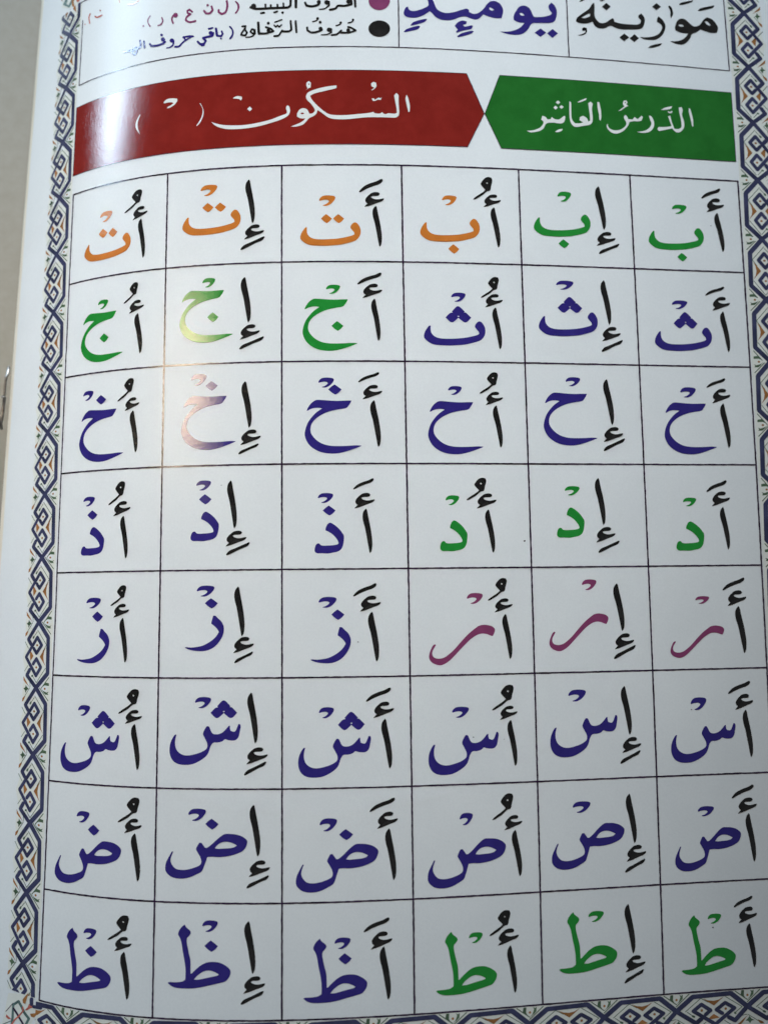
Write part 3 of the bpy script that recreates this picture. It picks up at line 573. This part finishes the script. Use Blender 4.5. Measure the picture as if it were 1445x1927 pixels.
small('small_word', G3, [([(673,25),(685,50),(730,57),(780,46),(800,28)],21), B(792,18,18), B(862,22,22), ([(880,15),(882,48),(845,76),(798,82)],19,10),
 ([(890,86),(940,75),(960,52),(1020,52),(1080,38),(1075,-8)],20), B(1052,14,20), ([(1108,-12),(1113,58)],21)], 'black')
small('bracket_mark', G3, [([(65,15),(88,40),(90,78),(65,115)],13)], 'mauve')
small('bracket_mark', G3, [([(14,235),(36,262),(38,300),(16,338)],14)], 'purple')
small('laam_letter', G4, [([(1335,10),(1340,60),(1325,110),(1290,128),(1262,112),(1262,92)],19)], 'mauve')
small('bracket_mark', G4, [([(1416,15),(1435,45),(1436,85),(1418,118)],12)], 'mauve')
small('noon_letter', G4, [([(1198,60),(1207,92),(1182,120),(1148,122),(1130,100)],19), B(1162,48,11)], 'mauve')
small('ain_letter', G4, [([(1022,108),(998,88),(978,98),(980,118),(1008,128),(972,156),(965,185),(1002,202),(1052,190)],17)], 'mauve')
small('meem_letter', G4, [B(872,138,22), ([(852,140),(838,172),(850,212)],16)], 'mauve')
small('raa_letter', G4, [([(748,162),(756,195),(738,222),(712,232)],15,11)], 'mauve')
small('bracket_mark', G4, [([(642,145),(622,180),(626,215),(642,240)],12), B(582,237,9)], 'mauve')
small('small_letter', G4, [([(448,42),(490,38),(540,8)],13,9), ([(360,-6),(366,22)],8)], 'orange')
small('small_letter', G4, [([(100,125),(88,160),(95,212)],10), ([(145,150),(165,158),(205,138)],13), B(52,222,5), B(190,97,7)], 'redink')
small('bracket_mark', G4, [([(1368,245),(1391,285),(1387,322),(1366,352)],13)], 'purple')
small('small_word', G4, [([(1238,260),(1246,322)],21), ([(1246,324),(1285,328),(1298,308),(1290,285)],18), B(1283,350,9), B(1190,300,19), ([(1212,300),(1206,325),(1160,335),(1120,345),(1145,370),(1130,398),(1095,402),(1072,378)],20), ([(1172,262),(1206,254)],17), ([(1108,412),(1128,408)],20)], 'purple')
small('small_word', G4, [([(640,400),(652,418),(700,414),(755,396),(776,380)],20), B(758,358,20), B(745,318,12), B(838,368,20), ([(852,370),(850,405),(825,428),(792,436)],18,10), ([(868,425),(905,420),(935,388),(968,362),(1030,328)],18,12), ([(942,340),(985,330),(1030,330)],18), ([(945,335),(960,362)],16)], 'purple')
small('small_word', G4, [([(586,375),(592,432)],19), ([(552,370),(556,418),(532,442),(490,455),(430,468)],19), ([(490,440),(515,428),(522,468),(502,498),(484,480),(488,455)],17), ([(430,468),(405,474)],15)], 'purple')
# white lettering on the banners
R1 = (380, 140, 6.568); R2 = (540, 140, 5.78); R3 = (230, 170, 8.5); R4 = (980, 170, 4.25)
def wl(name, view, pos, neg=[], par=None): return lettering(name, view, pos, neg, 'white', par or ban_r, 3.6)
wl('banner_lettering', R1, [[(118,590),(160,605),(240,625),(330,632),(450,632),(580,622),(720,595),(850,562),(960,520),(1040,490),(1052,465),(1042,425),(1045,395),(1062,385),(1080,400),(1090,440),(1085,480),(1055,520),(980,560),(860,600),(720,640),(580,665),(450,678),(330,680),(240,665),(170,635)],
   [(563,430),(595,400),(622,430),(595,458)], [(385,300),(410,280),(450,270),(495,278),(498,305),(480,325),(465,308),(430,303)]])
wl('banner_lettering', R2, [[(45,570),(80,555),(140,530),(180,505),(200,480),(150,480),(110,460),(115,420),(145,380),(190,370),(225,390),(245,430),(280,425),(305,400),(300,375),(260,320),(220,280),(208,245),(225,205),(280,175),(380,145),(500,125),(540,123),(540,150),(500,162),(400,185),(300,210),(252,235),(275,280),(330,340),(400,400),(460,435),(540,445),(640,445),(760,435),(900,420),(940,410),(955,425),(1010,428),(1035,414),(1050,428),(1075,435),(1100,425),(1170,430),(1195,420),(1190,370),(1175,290),(1165,230),(1188,205),(1212,230),(1212,300),(1220,400),(1215,450),(1180,472),(1080,470),(950,468),(850,470),(750,480),(640,490),(520,488),(450,470),(380,420),(335,390),(320,430),(290,455),(240,480),(210,515),(170,550),(100,570)]], [[(145,425),(170,415),(192,428),(165,438)]])
wl('banner_lettering', R2, [[(1300,225),(1315,255),(1335,340),(1332,405),(1320,412),(1305,350),(1288,270)], [(915,175),(940,155),(950,148),(920,130),(915,100),(940,85),(968,95),(973,130),(955,155),(930,172)],
   [(922,265),(935,290),(960,290),(985,278),(1020,280),(1028,255),(1010,262),(1000,255),(985,262),(955,280),(945,262)], [(205,175),(225,155),(212,120),(215,90),(240,75),(262,95),(258,145),(235,152)]], [[(232,108),(240,100),(248,108),(240,118)]])
wl('banner_lettering', R3, [[(290,388),(265,430),(235,490),(220,560),(230,620),(265,675),(295,710),(270,650),(255,590),(255,520),(275,450),(298,405)], [(668,208),(690,170),(740,140),(820,132),(885,138),(888,165),(860,215),(810,258),(760,285),(722,290),(735,268),(780,245),(825,212),(800,195),(740,198),(690,210)],
   [(1245,212),(1275,260),(1292,310),(1290,370),(1265,450),(1225,520),(1190,570),(1205,568),(1250,520),(1290,440),(1308,360),(1300,300),(1280,255),(1258,215)]])
wl('banner_lettering', R4, [[(608,95),(622,95),(635,150),(640,210),(635,245),(625,235),(620,190),(610,140)],
 [(385,90),(398,100),(400,170),(405,230),(430,265),(470,265),(495,258),(465,240),(470,215),(495,205),(525,225),(535,250),(550,245),(548,200),(540,140),(535,105),(555,92),(572,110),(565,150),(570,200),(570,250),(550,275),(500,285),(440,295),(410,280),(390,240),(385,170)],
 [(45,325),(100,320),(150,300),(175,270),(178,250),(160,235),(170,205),(195,215),(210,235),(235,232),(245,215),(265,230),(300,235),(330,215),(345,205),(352,215),(345,250),(325,265),(290,265),(260,260),(215,262),(195,275),(175,310),(135,330),(80,338)],
 D_(276,312,82,114), D_(258,292,124,156), D_(304,340,120,150), [(270,332),(300,315),(332,308),(325,325),(290,337)], [(450,95),(480,80),(522,63),(518,78),(485,92),(455,100)]], [], ban_g)
wl('banner_lettering', R4, [[(1338,145),(1350,150),(1372,230),(1375,290),(1365,290),(1355,240),(1340,180)],
 [(1258,140),(1280,135),(1290,160),(1285,200),(1300,250),(1300,300),(1270,335),(1235,335),(1205,305),(1190,310),(1100,328),(1088,310),(1098,295),(1150,295),(1190,290),(1200,285),(1180,230),(1172,210),(1190,205),(1205,260),(1225,310),(1260,310),(1280,290),(1275,230),(1265,190)],
 [(1020,205),(1040,210),(1060,250),(1058,295),(1030,330),(980,342),(925,335),(985,325),(1025,300),(1040,265),(1030,240)],
 [(690,270),(700,300),(735,320),(785,318),(825,295),(840,265),(820,220),(830,198),(845,210),(855,232),(890,235),(905,215),(930,232),(950,215),(960,205),(972,215),(960,245),(930,250),(900,248),(865,255),(850,290),(810,330),(760,348),(715,335),(688,305),(682,280)],
 [(775,168),(805,145),(825,130),(812,110),(818,85),(840,82),(850,100),(838,112),(855,128),(835,135),(800,160)], [(1117,158),(1150,140),(1205,128),(1195,148),(1150,158)], [(1170,165),(1185,175),(1205,165),(1208,178),(1190,185),(1172,178)]], [[(825,100),(832,92),(839,100),(830,106)]], ban_g)


# ------------------------------------------------------------------ interlaced border, one motif per repeat
ZA, ZB = np.array((505., 375.)), np.array((622., 1786.))
TA = ZB - ZA
def loc_st(p):
    p = np.asarray(p, float) - ZA
    sx, sy = 1415., 78.
    det = sx*TA[1] - sy*TA[0]
    return np.stack([(p[:, 0]*TA[1] - p[:, 1]*TA[0])/det, (sx*p[:, 1] - sy*p[:, 0])/det], 1)
def MS(pts, w): return [loc_st(q) for q in stroke(pts, w, n=1, seg=4 if False else 8)] if False else [q for i in range(len(pts)-1) for q in stroke(loc_st(pts)[i:i+2], w/1415., seg=8)]
A_, B_ = tuple(ZA), tuple(ZB)
NAVY = (MS([A_, (228, 690), (268, 1450), B_], 106) + MS([A_, (845, 775), (762, 872)], 96) + MS([B_, (905, 1550), (815, 1430)], 96)
        + MS([(672, 962), (592, 1052), (428, 866), (556, 712), (928, 1162), (617, 1530), (466, 1340), (597, 1172), (700, 1288)], 82))
THIN = (MS([(545, 555), (288, 850), (400, 1000)], 15) + MS([(560, 590), (672, 712)], 15) + MS([(330, 1345), (612, 1682), (716, 1560)], 15)
        + MS([(850, 970), (958, 840)], 16) + MS([(870, 1340), (985, 1470)], 14)
        + MS([(700, 400), (905, 640)], 14) + MS([(905+117-200, 1786-25-130), (700+105, 1786)], 14))
DOTL = MS([(668, 705), (690, 732)], 44) + MS([(728, 1545), (745, 1552)], 44)
BRN = [loc_st(q) for q in ([(300, 895), (390, 990), (495, 1120), (400, 1225), (322, 1310), (375, 1210), (388, 1110), (360, 1000)],
        [(688, 1120), (745, 1050), (792, 1000), (800, 1100), (790, 1240), (740, 1185)],
        [(840, 590), (900, 615), (942, 650), (955, 725), (900, 690)],
        [(1012, 1585), (1016, 1670), (960, 1715), (880, 1760), (940, 1680)])]
BDOT = MS([(562, 880), (576, 880)], 48) + MS([(600, 1355), (612, 1355)], 48)
def FL(pts):      # flower by the crossing, drawn once at A and once at B
    q = loc_st(pts); return [q, q + np.array([0, 1.0])]
GRN = FL([(118, 245), (215, 235), (270, 300), (345, 370), (300, 330), (240, 300), (120, 300)]) + FL([(130, 420), (190, 445), (290, 420), (350, 375), (290, 450), (240, 490), (140, 490), (165, 460)]) \
    + FL([(735, 425), (790, 390), (830, 350), (845, 400), (905, 440), (850, 470), (850, 530), (800, 465)])
GTH = MS([(115, 120), (350, 372)], 20) + MS([(400, 370), (155, 612)], 20)
GTH = GTH + [q + np.array([0, 1.0]) for q in GTH]
FDOT = MS([(238, 370), (250, 370)], 44); FDOT = FDOT + [q + np.array([0, 1.0]) for q in FDOT]
OTR = [q + np.array([0, 1.0]) for q in [loc_st([(905, 175), (895, 258), (800, 320), (700, 400), (800, 285)])]] + [loc_st([(905, 175), (895, 258), (800, 320), (700, 400), (800, 285)])]
CREAM = [np.array([(-.30, 0), (.30, 0), (.30, .12), (.255, .25), (.27, .38), (.335, .56), (.27, .74), (.25, .85), (.30, .97), (.30, 1), (-.30, 1)])]
CLIP = np.array([(-.6, 0), (.6, 0), (.6, 1), (-.6, 1)])
def prep(pos, neg=(), clip=CLIP): return tri_fill(pos, neg, clip, (.2, .2))
def stack(clip=CLIP):
    return [(prep(CREAM, (), clip), 1.2, 'cream'), (prep(THIN + GTH + GRN + DOTL, (), clip), 2.0, 'leaf'), (prep(BRN + BDOT + OTR + FDOT, (), clip), 2.4, 'brown'), (prep(NAVY, (), clip), 3.0, 'navy')]
FULL = stack()
SU = .551
def motif(stk, fmap, label=None):
    V, Fc, mi, mats = [], [], [], []
    base = 0
    for k, ((v2, f2), lay, mat) in enumerate(stk):
        if not len(f2): continue
        uv = fmap(v2)
        W = page_point(uv[:, 0], uv[:, 1], E0*lay)
        f3 = up(uv, f2)
        V.append(W); Fc += [[i+base for i in f] for f in f3]; mi += [k]*len(f3); base += len(W)
    return mesh_obj('border_motif', np.vstack(V), Fc, [s[2] for s in stk], page, mi=mi, onpage=True)
def fL(k): return lambda q: np.stack([-.188 - q[:, 0]*SU, -1.976 + .6462*(k + q[:, 1])], 1)
def fR(k): return lambda q: np.stack([6.184 + q[:, 0]*SU, -1.983 + .6535*(k + q[:, 1])], 1)
def fB(k): return lambda q: np.stack([3.289 + .604*(k + q[:, 1]), 8.163 + q[:, 0]*.56], 1)
for k in range(0, 15): motif(FULL, fL(k))
for k in range(-1, 15): motif(FULL, fR(k))
for k in range(-5, 5): motif(FULL, fB(k))
HALFA0 = stack(np.array([(-.6, 0), (.6, 0), (.6, .42), (-.6, .42)])); HALFA = stack(np.array([(-.6, 0), (.6, 0), (.6, .47), (-.6, .47)])); HALFB = stack(np.array([(-.6, .50), (.6, .50), (.6, 1), (-.6, 1)]))
motif(HALFA0, fL(15)); motif(HALFB, fB(-6))
motif(HALFB, fL(-1)); motif(HALFA, fR(15)); motif(HALFA, fB(5))
# corner knots
def knot(view, layers):
    V, Fc, mi, mats = [], [], [], []; base = 0
    for k, (mat, ly, polys, strokes) in enumerate(layers):
        P = [page_of(tr(view, q)) for q in polys]
        for pts, w_ in strokes: P += [page_of(tr(view, q)) for i in range(len(pts)-1) for q in stroke(np.array(pts[i:i+2], float), w_)]
        v2, f2 = tri_fill(P, (), None, (.2, .2))
        V.append(page_point(v2[:, 0], v2[:, 1], E0*ly)); Fc += [[i+base for i in f] for f in up(v2, f2)]; mi += [k]*len(f2); base += len(v2); mats.append(mat)
    mesh_obj('border_corner', np.vstack(V), Fc, mats, page, mi=mi, onpage=True)
knot((0, 1780, 9.03), [
 ('cream', 1.0, [[(150,800),(520,800),(560,1000),(790,1080),(700,1110),(590,1240),(470,1420),(20,1420),(90,1100)]], []),
 ('teal', 2.0, [[(735,425+700),(735,426+700),(736,426+700)]][:0], [([(232,1000),(325,940),(380,1040),(420,1130),(500,1235),(450,1330),(400,1420)],44), ([(238,990),(228,1100),(222,1220),(195,1420)],38), ([(60,1330),(150,1290),(260,1250)],14)]),
 ('rule', 2.3, [], [([(240,1060),(300,1150),(350,1240),(410,1340),(440,1420)],34), ([(232,970),(110,1110)],12)]),
 ('redink', 2.6, [[(500,985),(560,985),(575,1045),(520,1060),(470,1092),(430,1090),(480,1040)],[(120,1160),(160,1200),(205,1242),(150,1240),(108,1205)]], [([(395,1040),(405,1100),(335,1185),(255,1260),(210,1330)],26)]),
 ('brown', 2.9, [[(520,1150),(600,1142),(690,1110),(640,1160),(590,1215),(540,1200)],[(395,910),(430,860),(500,790),(470,880),(440,985),(400,965)]], []),
 ('navy', 3.2, [], [([(545,900),(545,990)],62), ([(585,1030),(700,1052)],60)])])
knot((100, 0, 12.05), [
 ('cream', 1.0, [[(200,175),(250,-60),(600,-60),(600,100),(400,180),(330,190)]], []),
 ('teal', 2.0, [], [([(270,100),(300,40),(320,-60)],60), ([(290,110),(370,150),(430,40),(460,-60)],48)]),
 ('brown', 2.5, [[(430,-50),(500,-50),(480,60),(500,170),(440,140)],[(190,-30),(230,-30),(215,40)]], []),
 ('redink', 2.8, [[(525,-60),(640,-60),(615,10),(570,60),(540,20)]], [])])

# ------------------------------------------------------------------ small flecks of stray ink
for x_, y_, rr in ((986.7, 1018, 2.4), (1340.5, 1745, 1.7), (674, 1208, 1.5), (564, 492, 1.2), (417, 913, 1.1), (614, 872, 1.0), (948, 1391, 1.0), (890.5, 1387, 1.4), (1300, 1335, 1.1), (1337, 425, 1.2)):
    a = np.linspace(0, 2*math.pi, 7, endpoint=False)
    q = np.array([(x_ + rr*math.cos(t)*rnd.uniform(.6, 1.2), y_ + rr*.8*math.sin(t)*rnd.uniform(.6, 1.2)) for t in a])
    printed('ink_fleck', [page_of(q)], [], 'rule', bk, 2)

# ------------------------------------------------------------------ the staple in the fold
def tube(path, rad, ns=10):
    P = smooth(path, False, 4); N = len(P); V = []; Fc = []
    for i in range(N):
        d = P[min(i+1, N-1)] - P[max(i-1, 0)]; d /= np.linalg.norm(d)
        a = np.cross(d, (0, 0, 1.)); a /= np.linalg.norm(a); b_ = np.cross(a, d)
        rr = rad*(.55 if i in (0, N-1) else 1)
        for k in range(ns):
            t = 2*math.pi*k/ns; V.append(P[i] + rr*(a*math.cos(t) + b_*math.sin(t)))
    for i in range(N-1):
        for k in range(ns): Fc.append((i*ns+k, i*ns+(k+1) % ns, (i+1)*ns+(k+1) % ns, (i+1)*ns+k))
    Fc.append(tuple(range(ns))[::-1]); Fc.append(tuple((N-1)*ns+k for k in range(ns)))
    return V, Fc
def smooth3(P): return P
def edge3(px, y, lift):
    """a point beside the fold, on the ray of this picture point, at the fold's own depth"""
    q = on_surface([(edge_x(y) + 8.0, y)])[0]
    d = RM @ np.array([(px - PW/2)/F, -(y - PH/2)/F, -1.0]); z = q[2] + lift
    s = (z/S - 1)/d[2]
    return np.array([d[0]*s*S, d[1]*s*S, z])
zz_ = .0004
st = bpy.data.objects.new('staple', None)
def legs(pts, rad): 
    P = np.array([edge3(x/9.633, 660 + y/9.633, l) for x, y, l in pts])
    return tube(P, rad)
for pts in ([(168, 275, -.0004), (150, 420, .0002), (118, 480, .0006), (98, 640, .0006), (82, 835, .0007)],
            [(40, 822, .0010), (92, 850, .0010), (72, 1000, .0006), (50, 1200, .0005), (22, 1330, .0002), (42, 1430, -.0006)]):
    v_, f_ = legs(pts, .00032)
    mesh_obj('staple_leg', v_, f_, 'steel', bk, smooth=True)
print('objects', len(bpy.data.objects), 'tris', sum(len(o.data.polygons) for o in bpy.data.objects if o.type == 'MESH'))
